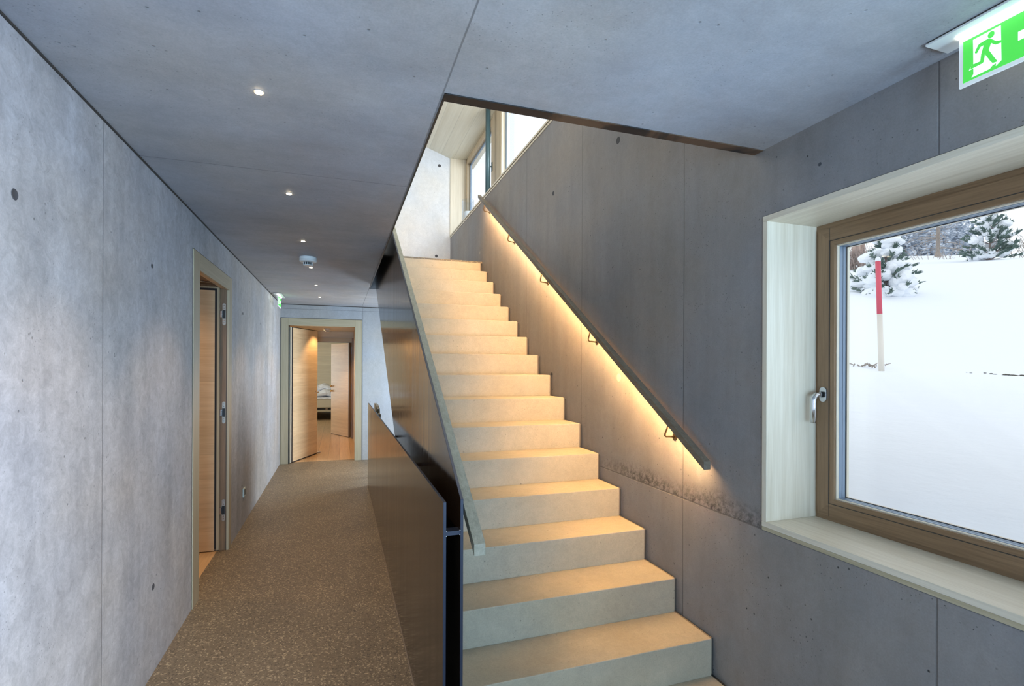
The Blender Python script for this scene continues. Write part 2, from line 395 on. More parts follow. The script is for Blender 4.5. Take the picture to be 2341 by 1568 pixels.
# dark shaft of the flight going down below the stairs
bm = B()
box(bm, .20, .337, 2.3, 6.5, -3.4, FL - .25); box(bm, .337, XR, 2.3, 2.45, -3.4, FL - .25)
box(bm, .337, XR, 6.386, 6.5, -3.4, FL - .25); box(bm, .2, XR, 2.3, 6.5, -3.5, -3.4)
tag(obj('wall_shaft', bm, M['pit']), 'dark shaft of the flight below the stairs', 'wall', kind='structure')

# steel lining of the ceiling opening
t = thing('trim_1', 'dark steel lining round the stair opening in the ceiling, rust stained along the front', 'trim', (OX, OY0, CE), kind='structure')
pbox('side_lining', M['black'], t, OX - .001, OX + .007, OY0 - .002, OY1, CE - .003, UP)
pbox('front_lining', M['rust'], t, OX, XR - .002, OY0 - .002, OY0 + .046, CE - .004, CE + .02)
pbox('front_upstand', M['black'], t, OX, XR - .002, OY0 + .038, OY0 + .046, CE + .02, UP)
# shadow gap along the left wall
tag(ob('trim_2', M['gap'], None, XL - .002, XL + .006, YB, YE, CE - .006, CE + .001), 'thin dark shadow gap between left wall and ceiling', 'trim', kind='structure')
tag(ob('trim_3', M['gap'], None, XL, XR, YE - .004, YE + .001, CE - .010, CE + .001), 'thin dark shadow gap between end wall and ceiling', 'trim', kind='structure')

# tie holes in the concrete: parts of their wall
def tie(wall, axis, p, r, mat, ring=None, s=-1):
    bm = B(); c = list(p)
    d = [0, 0, 0]; d[axis] = s * .0012
    seg = 20; import math as m_
    def ringv(rad, off):
        out = []
        for k in range(seg):
            q = list(p); o1, o2 = [i for i in (0, 1, 2) if i != axis]
            q[axis] += s * off; q[o1] += rad * m_.cos(2*PI*k/seg); q[o2] += rad * m_.sin(2*PI*k/seg); out.append(bm.verts.new(q))
        return out
    R = [ringv(r * 1.12, .0004), ringv(r, .0018), ringv(r * .82, .0010), ringv(r * .3, .0003)]
    for a, b in zip(R, R[1:]):
        for k in range(seg): bm.faces.new((a[k], a[(k+1) % seg], b[(k+1) % seg], b[k]))
    bm.faces.new(R[-1])
    part('tie_hole', bm, mat, wall)
M['hole'] = plain('shaded_tie_hole', (.07, .07, .075), .8); M['plug'] = plain('mortar_plug', (.42, .39, .35), .8)  # hole: dark disc colour stands for shade inside the recess
wl, wr, we, wu = (bpy.data.objects[n] for n in ('wall_left', 'wall_right', 'wall_end', 'wall_upper_end'))
for (y, z, r) in ((1.724, .458, .014), (2.776, .461, .010), (2.81, -1.051, .014), (5.11, .465, .012), (5.457, .613, .008), (5.103, -1.09, .010), (6.2, .46, .012)):
    tie(wl, 0, (XL, y, z), r, M['hole'], s=1)
for (y, z, r, mm) in ((2.835, 1.443, .020, 'hole'), (3.868, 1.438, .016, 'hole'), (2.813, -.07, .024, 'plug'), (6.199, 1.435, .018, 'plug'), (3.881, -.065, .014, 'hole'), (4.9, .46, .012, 'plug'), (1.40, .75, .006, 'hole')):
    tie(wr, 0, (XR, y, z), r, M[mm], s=-1)
tie(wu, 1, (1.494, YU, 3.197), .022, M['hole'], s=-1); tie(wu, 1, (1.45, YU, 1.75), .02, M['hole'], s=-1)

# ------------------------------------------------------------ staircase
st = thing('staircase', 'pale concrete staircase of sixteen steps climbing between steel plate and concrete wall', 'staircase', (1.0, Y1, FL))
XG = XR - .024
for k in range(NS):
    y = Y1 + k * RUN; z = UP - (NS - 1 - k) * RISE     # k = 0 lowest
    bm = B()
    if k == NS - 1:
        prism(bm, [(y, z), (y, z - RISE - .12), (y + .13, z - RISE - .20), (y + .13, z)], 0, XS, XG)
    else:
        y2 = y + RUN + (.001 if k < NS - 1 else 0)
        if k < 2: prism(bm, [(y, z), (y, FL), (y2, FL), (y2, z)], 0, XS, XG)
        else:
            zb = z - RISE; prism(bm, [(y, z), (y, zb - .165), (y2, zb - .165 + RISE), (y2, z)], 0, XS, XG)
    part('step', bm, M['stair'], st, bevel=.0035, segs=2)
    bm = B(); box(bm, XG + .0002, XG + .012, y + .012, y + RUN + .014, z - RISE, z - .004); part('joint_seal', bm, M['sealant'], st)
    bm = B(); box(bm, XG + .012, XR - .0003, y + .020, y + RUN + .014, z - RISE, z - .012); part('joint_gap', bm, M['gap'], st)

bm = B(); box(bm, XS, XG, Y1 - RUN, Y1 + .001, FL, UP - NS * RISE); part('step', bm, M['stair'], st, bevel=.0035, segs=2)
bm = B(); box(bm, XG, XR - .0003, Y1 - RUN, Y1 + .02, FL, UP - NS * RISE - .012); part('joint_gap', bm, M['gap'], st)

# ------------------------------------------------------------ steel balustrade: two folded plates welded together
bal = thing('steel_balustrade', 'blackened steel balustrade of two tall parallel plates between corridor and stairs', 'balustrade', (.36, 1.66, FL))
YN = 1.660
def plate(name, pts, x0, x1, mats=None):
    bm = B(); prism(bm, pts, 0, x0, x1)
    bm.faces.ensure_lookup_table(); bmesh.ops.recalc_face_normals(bm, faces=bm.faces)
    for f in bm.faces: f.material_index = 0 if abs(f.normal.x) > .9 else 1
    return part(name, bm, [M['steel'], M['steel_edge']], bal, bevel=.0008, segs=1)
plate('outer_plate', [(YN, FL), (YN, -.453), (6.30, -.453), (6.386, -.453), (6.386, FL), (4, FL)], .327, .337)
sl2 = .619
zt = lambda y: -.448 + sl2 * (y - YN)
zb = lambda y: -.505 + .655 * (y - 3.817)
yb0 = 3.817 + (FL + .505) / .655
plate('inner_plate', [(YN, FL), (YN, -.448), (6.09, zt(6.09)), (6.09, zb(6.09)), (yb0, FL)], .385, .395)
for (y, z) in ((YN + .004, -.560), (YN + 1.2, -.560), (YN + 2.4, -.56)):
    pbox('cross_bar', M['steel_edge'], bal, .337, .385, y, y + .04, z - .007, z + .007)
for (x, z) in ((.3375, -.553), (.3375, -.568), (.3845, -.553), (.3845, -.567)):
    bm = B(); bmesh.ops.create_icosphere(bm, subdivisions=2, radius=.0028, matrix=Matrix.Translation((x, YN + .004, z))); part('weld_spot', bm, M['chrome'], bal, smooth=True)
pbox('base_angle', M['sealant'], bal, .322, .327, YN, 6.386, FL, FL + .004)

# ------------------------------------------------------------ handrails
def railbar(name, x0, x1, ya, za, yb_, zb_, h, parent, mat='rail'):
    bm = B(); prism(bm, [(ya, za), (ya, za - h), (yb_, zb_ - h), (yb_, zb_)], 0, x0, x1)
    return part(name, bm, M[mat], parent, bevel=.0015)
hr = thing('wooden_handrail', 'square grey oak handrail along the steel balustrade on the left of the stairs', 'handrail', (.45, 1.65, -.62))
yt = 6.05
railbar('rail', .430, .470, 1.650, -.602, yt, -.602 + .6125 * (yt - 1.65), .0395, hr)
for y in (2.3, 3.1, 3.9, 4.7, 5.5):
    z = -.602 + .6125 * (y - 1.65) - .055
    bm = B(); tube(bm, [(.397, y, z), (.425, y, z - .004), (.440, y, z + .004), (.447, y, z + .018)], .005, 10); part('bracket', bm, M['bronze'], hr, smooth=True)

hw = thing('wall_handrail', 'grey oak handrail, coloured dark as backlit, lit from below on the concrete wall right of the stairs', 'handrail', (1.593, 1.9, -.45))
ya, za, yb2 = 1.90, -.433, 5.93
S = .6225
railbar('rail', 1.575, 1.612, ya, za, yb2, za + S * (yb2 - ya), .0385, hw, 'rail_backlit')
def zrail(y): return za + S * (y - ya)
M['led'] = emit('warm_led', (1.0, .585, .245), 540.0)
bm = B(); prism(bm, [(ya + .06, zrail(ya + .06) - .0387), (ya + .06, zrail(ya + .06) - .0395), (yb2 - .1, zrail(yb2 - .1) - .0395), (yb2 - .1, zrail(yb2 - .1) - .0387)], 0, 1.600, 1.609)
part('led_strip', bm, M['led'], hw, 'glowing warm light strip under the rail')
bm = B(); prism(bm, [(ya + .05, zrail(ya + .05) - .0385), (ya + .05, zrail(ya + .05) - .052), (yb2 - .1, zrail(yb2 - .1) - .052), (yb2 - .1, zrail(yb2 - .1) - .0385)], 0, 1.590, 1.5935)
part('light_shield', bm, M['bronze'], hw)
bm = B(); prism(bm, [(ya + .05, zrail(ya + .05) - .0385), (ya + .05, zrail(ya + .05) - .0435), (yb2 - .1, zrail(yb2 - .1) - .0435), (yb2 - .1, zrail(yb2 - .1) - .0385)], 0, 1.6095, 1.6115)
part('light_lip', bm, M['bronze'], hw)
nv = Vector((0, .53, -.85))
for y in (2.19, 3.05, 3.92, 4.80, 5.71):
    p0 = Vector((1.598, y, zrail(y) - .0385)); ro = Vector((XR - .005, y + .052, zrail(y) - .0385 - .078))
    a_ = p0 + nv*.062
    bm = B()
    tube(bm, [p0 + nv*-.004, p0 + nv*.03, a_, a_ + nv*.016 + Vector((.004, 0, 0)), a_ + nv*.024 + Vector((.014, 0, 0)), ro + Vector((-.035, -.004, .004)), ro], .0048, 12)
    k = part('bracket', bm, M['bronze'], hw, smooth=True)
    bm = B(); disc(bm, (XR, ro.y, ro.z), 0, .019, -.005, 24); part('rosette', bm, M['bronze'], k, smooth=False, bevel=.001)

# top end of the lower flight's handrail, just showing over the outer plate
lr = thing('lower_handrail', 'short wooden rail ends of the descending flight peeping over the outer plate', 'handrail', (.45, 6.3, -.6))
bm = B(); prism(bm, [(6.26, -.585), (6.26, -.635), (6.45, -.635), (6.45, -.535), (6.72, -.535), (6.72, -.60), (6.98, -.60), (6.98, -.50), (6.72, -.50), (6.60, -.51), (6.42, -.585)], 0, .436, .470)
part('rail', bm, M['rail'], lr, bevel=.002)
pbox('post', M['black'], lr, .446, .460, 6.86, 6.89, FL, -.60)

# ------------------------------------------------------------ window 1: the big window on the right
w1 = thing('window_1', 'large wooden framed window on the right looking onto snow', 'window', (XR, 1.0, WZ0), kind='structure')
Z0, Z1, YA, YW = -.640, .604, -.30, 1.636
pbox('sill_board', M['pale_y'], w1, XR - .006, 1.955, YA - .03, 1.660, Z0 - .022, Z0, bevel=.0015)
pbox('sill_strip', M['door_frame_y'], w1, XR - .003, 1.90, YA - .03, 1.661, Z0 - .038, Z0 - .023)
pbox('head_board', M['pale_y'], w1, XR - .006, 1.955, YA - .03, 1.660, Z1, Z1 + .023, bevel=.0015)
pbox('jamb_board', M['pale_z'], w1, XR - .006, 1.955, YW, 1.660, Z0, Z1, bevel=.0015)
pbox('jamb_board', M['pale_z'], w1, XR - .006, 1.955, YA - .024, YA, Z0, Z1)
def ring(name, mat_y, mat_z, x0, x1, y0, y1, z0, z1, wd, par, **k):
    bm = B()
    o_ = [(y0, z0), (y1, z0), (y1, z1), (y0, z1)]; i_ = [(y0 + wd, z0 + wd), (y1 - wd, z0 + wd), (y1 - wd, z1 - wd), (y0 + wd, z1 - wd)]
    V = {(q, x, n): bm.verts.new((x, *p)) for q, L_ in (('o', o_), ('i', i_)) for n, p in enumerate(L_) for x in (x0, x1)}
    for n in range(4):
        m = (n + 1) % 4
        for f in ([('o', x0, n), ('o', x0, m), ('i', x0, m), ('i', x0, n)], [('o', x1, n), ('o', x1, m), ('i', x1, m), ('i', x1, n)],
                  [('o', x0, n), ('o', x0, m), ('o', x1, m), ('o', x1, n)], [('i', x0, n), ('i', x0, m), ('i', x1, m), ('i', x1, n)]):
            bm.faces.new([V[v] for v in f]).material_index = n % 2
    return part(name, bm, [mat_y, mat_z], par, **k)
ring('fixed_frame', M['larch_shaded_y'], M['larch_shaded_z'], 1.940, 2.015, YA, YW, Z0, Z1, .062, w1)
# opening sash with wide stiles; bead inside it, then the spacer edge of the glazing
ring('sash', M['larch_shaded_y'], M['larch_shaded_z'], 1.930, 2.01, YA + .017, 1.620, -.620, .580, .052, w1)
ring('glazing_bead', M['larch_shaded_y'], M['larch_shaded_z'], 1.932, 1.944, YA + .071, 1.566, -.566, .526, .0195, w1)
ring('bead_lip', M['pale_y'], M['pale_z'], 1.944, 1.956, YA + .0905, 1.5465, -.5465, .5065, .004, w1)
ring('glazing_spacer', M['spacer'], M['spacer'], 1.956, 1.972, YA + .085, 1.552, -.552, .512, .011, w1)
ring('glazing_spacer', M['spacer'], M['spacer'], 1.975, 1.990, YA + .085, 1.552, -.552, .512, .011, w1)
ring('outer_seal', M['rubber'], M['rubber'], 1.990, 1.996, YA + .085, 1.552, -.552, .512, .013, w1)
ring('outer_stop', M['pale_y'], M['pale_z'], 1.997, 2.010, YA + .085, 1.552, -.552, .512, .012, w1)
pbox('glass_pane', M['glass'], w1, 1.9575, 1.9615, YA + .085, 1.545, -.545, .505)
pbox('glass_pane', M['glass'], w1, 1.984, 1.988, YA + .085, 1.545, -.545, .505)
# grooves between frame, sash and bead
ring('rebate_gap', M['gap'], M['gap'], 1.929, 1.9315, YA + .069, 1.568, -.568, .528, .002, w1)
bm = B(); box(bm, 1.9294, 1.9304, 1.5660, 1.5672, -.62, -.568); box(bm, 1.9294, 1.9304, 1.5660, 1.5672, .528, .58); part('joint_line', bm, M['gap'], w1)
hd = bpy.data.objects.new('handle', None)
# handle: oval plate, neck, lever hanging down
yh, zh = 1.588, -.114
bm = B(); seg = 32; pts = []
for k in range(seg):
    a = 2*PI*k/seg; cy, cz = .0155*math.cos(a), .0155*math.sin(a); cz += .016 if cz > 0 else -.016
    pts.append((yh + cy, zh + cz))
prism(bm, pts, 0, 1.930, 1.920); h1 = part('handle', bm, M['chrome'], w1, 'brushed steel window handle', bevel=.001)
bm = B(); disc(bm, (1.921, yh, zh), 0, .0125, -.006, 24); part('collar', bm, M['black'], h1, smooth=False)
path = [(1.918, yh, zh), (1.893, yh, zh)] + [(1.893 - .024*math.sin(a), yh, zh - .024*(1 - math.cos(a))) for a in [PI/2*i/8 for i in range(1, 9)]] + [(1.869, yh, zh - .05), (1.869, yh, zh - .118)]
bm = B(); tube(bm, path, .0105, 20); part('lever', bm, M['chrome'], h1, smooth=True)

# ------------------------------------------------------------ window 2: ribbon window at the head of the stairs
w2 = thing('window_2', 'upper wooden ribbon window seen through the stair opening', 'window', (XR, 5.0, 2.08), kind='structure')
pbox('sill_board', M['pale_y'], w2, XR - .010, 2.0, 1.9, YU, 2.080, 2.100, bevel=.001)
pbox('sill_strip', M['pale_y'], w2, XR - .006, 1.80, 1.9, YU, 2.052, 2.072, bevel=.001)
pbox('sill_gap', M['gap'], w2, XR - .002, 1.80, 1.9, YU, 2.072, 2.080)
pbox('jamb_board', M['pale_z'], w2, XR - .008, 1.935, YU - .024, YU + .01, 2.10, 3.335, bevel=.001)
pbox('frame_stile', M['larch_up'], w2, 1.925, 1.99, YU - .09, YU - .024, 2.10, 3.33)
pbox('frame_head', M['larch_up'], w2, 1.925, 1.99, 1.9, YU - .024, 3.27, 3.33)
pbox('frame_sill', M['larch_up'], w2, 1.925, 1.99, 1.9, YU - .024, 2.10, 2.15)
pbox('mullion', M['larch_up'], w2, 1.905, 1.99, 6.07, 6.41, 2.10, 3.33)
pbox('mullion_edge', M['pale_z'], w2, 1.91, 1.99, 6.045, 6.069, 2.10, 3.33)
bm = B(); box(bm, 1.915, 1.96, 6.43, 6.52, 2.12, 3.30); box(bm, 1.915, 1.96, YU - .15, YU - .092, 2.12, 3.30); part('casement_stile', bm, M['larch_up'], w2)
bm = B(); box(bm, 1.915, 1.96, 6.52, YU - .15, 3.22, 3.30); box(bm, 1.915, 1.96, 6.52, YU - .15, 2.12, 2.20); part('casement_rail', bm, M['larch_up'], w2)
pbox('rebate_gap', M['rubber'], w2, 1.914, 1.96, 6.411, 6.429, 2.10, 3.30)
bm = B(); box(bm, 1.955, 1.975, 6.5, 6.545, 2.17, 3.25); box(bm, 1.955, 1.975, YU - .20, YU - .15, 2.17, 3.25); box(bm, 1.955, 1.975, 6.5, YU - .15, 3.19, 3.25)
box(bm, 1.955, 1.975, 5.97, 6.045, 2.15, 3.27); part('glazing_spacer', bm, M['spacer'], w2)
pbox('glass_pane', M['glass'], w2, 1.960, 1.964, 1.9, YU - .15, 2.12, 3.28)
bm = B(); tube(bm, [(1.914, 6.475, 2.66), (1.885, 6.475, 2.66), (1.875, 6.475, 2.655), (1.872, 6.475, 2.60)], .009, 10); box(bm, 1.905, 1.915, 6.46, 6.49, 2.60, 2.72)
part('handle', bm, M['pipe'], w2, smooth=False)
# window past the stairs, and an unseen one added behind the viewer for light
for n, (xa, y0_, y1_, z0_, z1_) in {'window_3': (XR + .12, 6.65, 7.9, -1.1, .35), 'added_window_4': (XR + .12, -1.95, -.65, -.9, .6)}.items():
    w_ = thing(n, 'wooden framed window in the right concrete wall ' + ('past the stairs' if n == 'window_3' else 'behind the viewer, added unseen for its light'), 'window', (xa, y0_, z0_), kind='structure')
    ring('frame', M['larch_shaded_y'], M['larch_shaded_z'], xa, xa + .07, y0_, y1_, z0_, z1_, .07, w_)
    pbox('glass_pane', M['glass'], w_, xa + .03, xa + .034, y0_ + .07, y1_ - .07, z0_ + .07, z1_ - .07)

# steel column and candle jar on the upper sill
bm = B(); tube(bm, [(1.80, 6.28, 2.100), (1.80, 6.28, 3.33)], .033, 32)
tag(obj('steel_column', bm, M['pipe'], smooth=True), 'slim round dark teal steel column standing on the upper window sill', 'column')
bm = B(); lathe(bm, (1.80, 7.35, 2.101), [(.09, 0), (.092, .01), (.092, .37), (.087, .37), (.087, .012), (.001, .012)], 40)
tag(obj('glass_jar', bm, M['vase_glass'], smooth=True), 'tall clear glass jar holding a candle on the upper window sill', 'jar')
bm = B(); lathe(bm, (1.80, 7.35, 2.114), [(.055, 0), (.055, .178), (.050, .185), (.012, .180), (.001, .180)], 32)
tube(bm, [(1.80, 7.35, 2.29), (1.80, 7.35, 2.312)], .0015, 6)
tag(obj('pillar_candle', bm, M['wax'], smooth=True), 'thick white candle standing inside the glass jar', 'candle')

# ------------------------------------------------------------ door 1: open door in the left wall
d1 = thing('door_1', 'half open wooden door in the left corridor wall', 'door', (XL, 4.0, FL), kind='structure')
DY0, DY1, DZ = 3.469, 4.591, .694          # outer casing
IY0, IY1, IZ = 3.608, 4.50, .590           # clear opening
bm = B(); box(bm, XL - .20, XL + .006, DY0, IY0, FL, DZ); part('casing', bm, M['door_frame_z'], d1, bevel=.001)
bm = B(); box(bm, XL - .012, XL + .006, IY1, DY1, FL, DZ); part('casing', bm, M['door_frame_z'], d1, bevel=.001)
bm = B(); box(bm, XL - .012, XL + .0055, IY0, IY1 + .0, IZ, DZ - .0); part('head_casing', bm, M['door_frame_y'], d1, bevel=.001)
bm = B(); box(bm, XL - .001, XL + .001, DY0 - .006, DY0 + .02, FL, DZ + .006); box(bm, XL - .001, XL + .001, DY1 - .02, DY1 + .004, FL, DZ + .006); box(bm, XL - .001, XL + .001, DY0, DY1, DZ - .02, DZ + .006); part('shadow_gap', bm, M['gap'], d1)
pbox('hinge_jamb', M['larch_shaded_z'], d1, XL - .20, XL - .0155, 4.508, DY1, FL, DZ - .01)
pbox('jamb_gap', M['black'], d1, XL - .0155, XL - .012, 4.502, 4.52, FL, IZ + .03)
pbox('head_lining', M['leaf'], d1, XL - .055, XL - .012, IY0, 4.508, IZ + .012, DZ - .01)
pbox('head_rebate', M['larch_shaded_y'], d1, XL - .20, XL - .055, IY0, 4.508, IZ + .045, DZ - .01)
# leaf swung into the side room: veneer face, black seal, wooden lip, all seen on edge
lf = pbox('door_leaf', M['leaf'], d1, -1.78, -.927, 4.490, 4.535, FL + .006, .583, bevel=.001)
bm = B(); box(bm, -.927, -.912, 4.492, 4.53, FL + .02, .600); box(bm, -1.78, -.927, 4.492, 4.53, .583, .600)
part('leaf_seal', bm, M['rubber'], lf)
bm = B(); box(bm, -.912, -.894, 4.488, 4.53, FL + .01, .612); box(bm, -1.78, -.912, 4.488, 4.53, .600, .612); part('leaf_lip', bm, M['door_frame_z'], lf)
for z in (.40, -.375, -1.145):
    bm = B()
    # long plate with rounded ends fixed on the hinge jamb, knuckle block in the middle
    prof = []
    for k in range(24):
        a = 2*PI*k/24; cx_, cz_ = .013*math.cos(a), .013*math.sin(a); cz_ += .073 if cz_ > 0 else -.073
        prof.append((-.866 + cx_*.9, z + cz_))
    A = [bm.verts.new((x, 4.5055, zz)) for x, zz in prof]; C = [bm.verts.new((x, 4.509, zz)) for x, zz in prof]
    bm.faces.new(A); bm.faces.new(C[::-1])
    for i in range(24): bm.faces.new((A[i], C[i], C[(i+1) % 24], A[(i+1) % 24]))
    hg = part('hinge', bm, M['hinge'], d1)
    bm = B(); box(bm, -.876, -.856, 4.503, 4.506, z - .033, z + .033); part('knuckle_recess', bm, M['black'], hg)
    bm = B(); box(bm, -.892, -.876, 4.488, 4.506, z - .026, z + .026); part('knuckle', bm, M['chrome'], hg, bevel=.002)
    bm = B()
    for dz in (-.066, -.048, .048, .066): disc(bm, (-.866, 4.5052, z + dz), 1, .005, -.0015, 12)
    part('screw', bm, M['chrome'], hg)
bm = B(); tube(bm, [(-.865, 4.22, .605), (-1.25, 3.98, .607)], .005, 8); part('closer_arm', bm, M['chrome'], d1)
# side room behind door 1
slab('floor_side_room', M['oak_floor'], 2, FL - .25, FL - .001, (-3.4, XL - .0755, 3.3, 4.7), [], 'oak floor of the side room behind the left door', 'floor')
bm = B(); box(bm, -3.4, XL - .20, 3.2, 3.3, FL - .1, .9); box(bm, -3.4, XL - .20, 4.70, 4.8, FL - .1, .9); box(bm, -3.5, -3.4, 3.2, 4.8, FL - .1, .9)
tag(obj('wall_side_room', bm, M['room_wall']), 'wood panelled walls of the side room behind the left door', 'wall', kind='structure')
tag(ob('ceiling_side_room', M['room_wall'], None, -3.5, XL - .2, 3.2, 4.8, .9, 1.0), 'ceiling of the side room behind the left door', 'ceiling', kind='structure')

# ------------------------------------------------------------ door 2: open door in the end wall
d2 = thing('door_2', 'open wooden door at the far end of the corridor', 'door', (-.25, YE, FL), kind='structure')
cx0, cx1, czt = -.826, .318, .700
ix0, ix1, izt = -.722, .219, .594
yf = YE - .006
bm = B(); box(bm, cx0, ix0, yf, YE + .12, FL, czt); part('casing', bm, M['door_frame_z'], d2, bevel=.001)
bm = B(); box(bm, ix1, cx1, yf, YE + .12, FL, czt); part('casing', bm, M['door_frame_z'], d2, bevel=.001)
bm = B(); box(bm, ix0, ix1, yf, YE + .12, izt, czt); part('head_casing', bm, M['door_frame_x'], d2, bevel=.001)
bm = B(); box(bm, cx0 - .006, cx0 + .02, YE - .001, YE + .001, FL, czt + .006); box(bm, cx1 - .02, cx1 + .005, YE - .001, YE + .001, FL, czt + .006); box(bm, cx0, cx1, YE - .001, YE + .001, czt - .02, czt + .006); part('shadow_gap', bm, M['gap'], d2)
bm = B(); box(bm, ix0, ix0 + .012, YE + .001, YE + .06, FL, izt); part('frame_seal', bm, M['rubber'], d2)
def leaf(parent, hx, hy, fx, fy, z1, seal_near=True, thick=.045):
    """a door leaf standing between hinge point and free point"""
    d = Vector((fx - hx, fy - hy, 0)); L = d.length; d.normalize(); n = Vector((-d.y, d.x, 0))
    def quad(bm, s0, s1, t0, t1, za_, zb_):
        pts = [Vector((hx, hy, 0)) + d*s + n*t_ for s, t_ in ((s0, t0), (s1, t0), (s1, t1), (s0, t1))]
        A = [bm.verts.new((p.x, p.y, za_)) for p in pts]; C = [bm.verts.new((p.x, p.y, zb_)) for p in pts]
        bm.faces.new(A); bm.faces.new(C[::-1])
        for i in range(4): bm.faces.new((A[i], C[i], C[(i+1) % 4], A[(i+1) % 4]))
    return d, n, L, quad
# leaf 2
d, n, L, quad = leaf(d2, -.672, 8.215, -.352, 8.955, .56)
bm = B(); quad(bm, .010, L, 0, .045, FL + .014, .565); lf2 = part('door_leaf', bm, M['leaf'], d2, bevel=.001)
bm = B(); quad(bm, -.018, .010, -.002, .04, FL + .012, .567); quad(bm, .01, L, .002, .043, .565, .575); quad(bm, .01, L, -.004, .04, FL + .002, FL + .014)
part('leaf_seal', bm, M['rubber'], lf2)
bm = B(); quad(bm, -.052, -.022, .0, .04, FL + .01, .57); part('leaf_lip', bm, M['pale_z'], lf2)
bm = B(); quad(bm, L - .002, L + .004, .004, .04, -.62, -.34); part('lock_plate', bm, M['black'], lf2)
p = Vector((-.352, 8.955, -.44)) - d*.06
bm = B(); tube(bm, [p, p - n*.045, p - n*.05 + d*.0, p - n*.05 - d*.11], .008, 10); tube(bm, [p + n*.045, p + n*.095, p + n*.095 - d*.11], .008, 10); part('door_handle', bm, M['hinge'], lf2, smooth=True)
bm = B(); q = Vector((-.352, 8.955, FL)); tube(bm, [q + d*.0 + Vector((0,0,.02)), q + Vector((.05, .01, .02))], .012, 8); part('door_stop', bm, M['hinge'], lf2)
for z in (.38, -.43, -1.25):
    pbox('hinge', M['black'], d2, ix0 - .006, ix0 + .006, YE + .004, YE + .02, z - .09, z + .09)

# vestibule and bedroom beyond
vz = .678
slab('floor_bedroom', M['oak_floor'], 2, FL - .05, FL - .002, (-2.6, 2.2, YE + .10, 17.0), [], 'oak plank floor beyond the far door', 'floor')
slab('wall_vestibule', M['room_wall'], 0, .262, .36, (YE + .16, 10.68, FL, 1.0), [], 'wood panelled right wall of the small lobby beyond the far door', 'wall')
slab('wall_vestibule_left', M['room_wall'], 0, -1.25, -1.15, (YE + .16, 10.68, FL, 1.0), [], 'wood panelled left wall of the small lobby beyond the far door', 'wall')
slab('wall_bedroom_front', M['room_wall'], 1, 10.68, 10.80, (-2.6, 2.2, FL, 1.0), [(-.72, .235, FL, .50)], 'wood panelled wall with doorway between lobby and bedroom', 'wall')
slab('wall_bedroom_back', M['room_wall'], 1, 16.6, 16.7, (-2.6, 2.2, FL, 1.6), [], 'pale wood panelled wall behind the bed', 'wall')
slab('wall_bedroom_left', M['room_wall'], 0, -2.7, -2.6, (10.7, 16.7, FL, 1.6), [(12.2, 15.2, -1.0, .6)], 'left wall of the bedroom', 'wall')
slab('wall_bedroom_right', M['room_wall'], 0, 2.2, 2.3, (10.7, 16.7, FL, 1.6), [], 'right wall of the bedroom', 'wall')
slab('ceiling_vestibule', M['white_plastic'], 2, vz, vz + .08, (-1.25, .36, YE + .16, 10.7), [], 'pale board ceiling of the small lobby beyond the far door', 'ceiling')
slab('ceiling_bedroom', M['roof'], 2, 1.15, 1.25, (-2.7, 2.3, 10.7, 16.7), [], 'ceiling of the bedroom', 'ceiling')
d3 = thing('door_3', 'wooden bedroom door standing ajar beyond the far door', 'door', (.2, 10.7, FL), kind='structure')
bm = B(); box(bm, .225, .262, 10.58, 10.80, FL, .55); part('casing', bm, M['larch_shaded_z'], d3)
bm = B(); box(bm, -.74, .225, 10.66, 10.80, .47, .55); part('head_casing', bm, M['door_frame_x'], d3)
pbox('head_gap', M['black'], d3, -.72, .225, 10.70, 10.78, .462, .470)
d, n, L, quad = leaf(d3, .205, 10.80, -.136, 11.486, .5)
bm = B(); quad(bm, 0, L, -.0, .045, FL + .012, .455); lf3 = part('door_leaf', bm, M['leaf'], d3, bevel=.001)
bm = B(); quad(bm, -.035, -.002, -.004, .05, FL + .012, .46); quad(bm, 0, L, .002, .04, FL + .002, FL + .012); part('leaf_edge', bm, M['larch_shaded_z'], lf3)
p = Vector((-.136, 11.486, -.44)) - d*.05
for dz in (0, -.10):
    bm = B(); q = p + Vector((0, 0, dz)); tube(bm, [q + n*.04, q + n*.075], .011 if dz == 0 else .018, 12); tube(bm, [q + n*.07, q + n*.085], .02, 14); tube(bm, [q, q - n*.03], .018, 12)
    part('door_knob' if dz == 0 else 'lock_rosette', bm, M['brass'], lf3, smooth=True)
for z in (.30, -.43, -1.22):
    pbox('hinge', M['black'], d3, .206, .226, 10.765, 10.80, z - .07, z + .07)

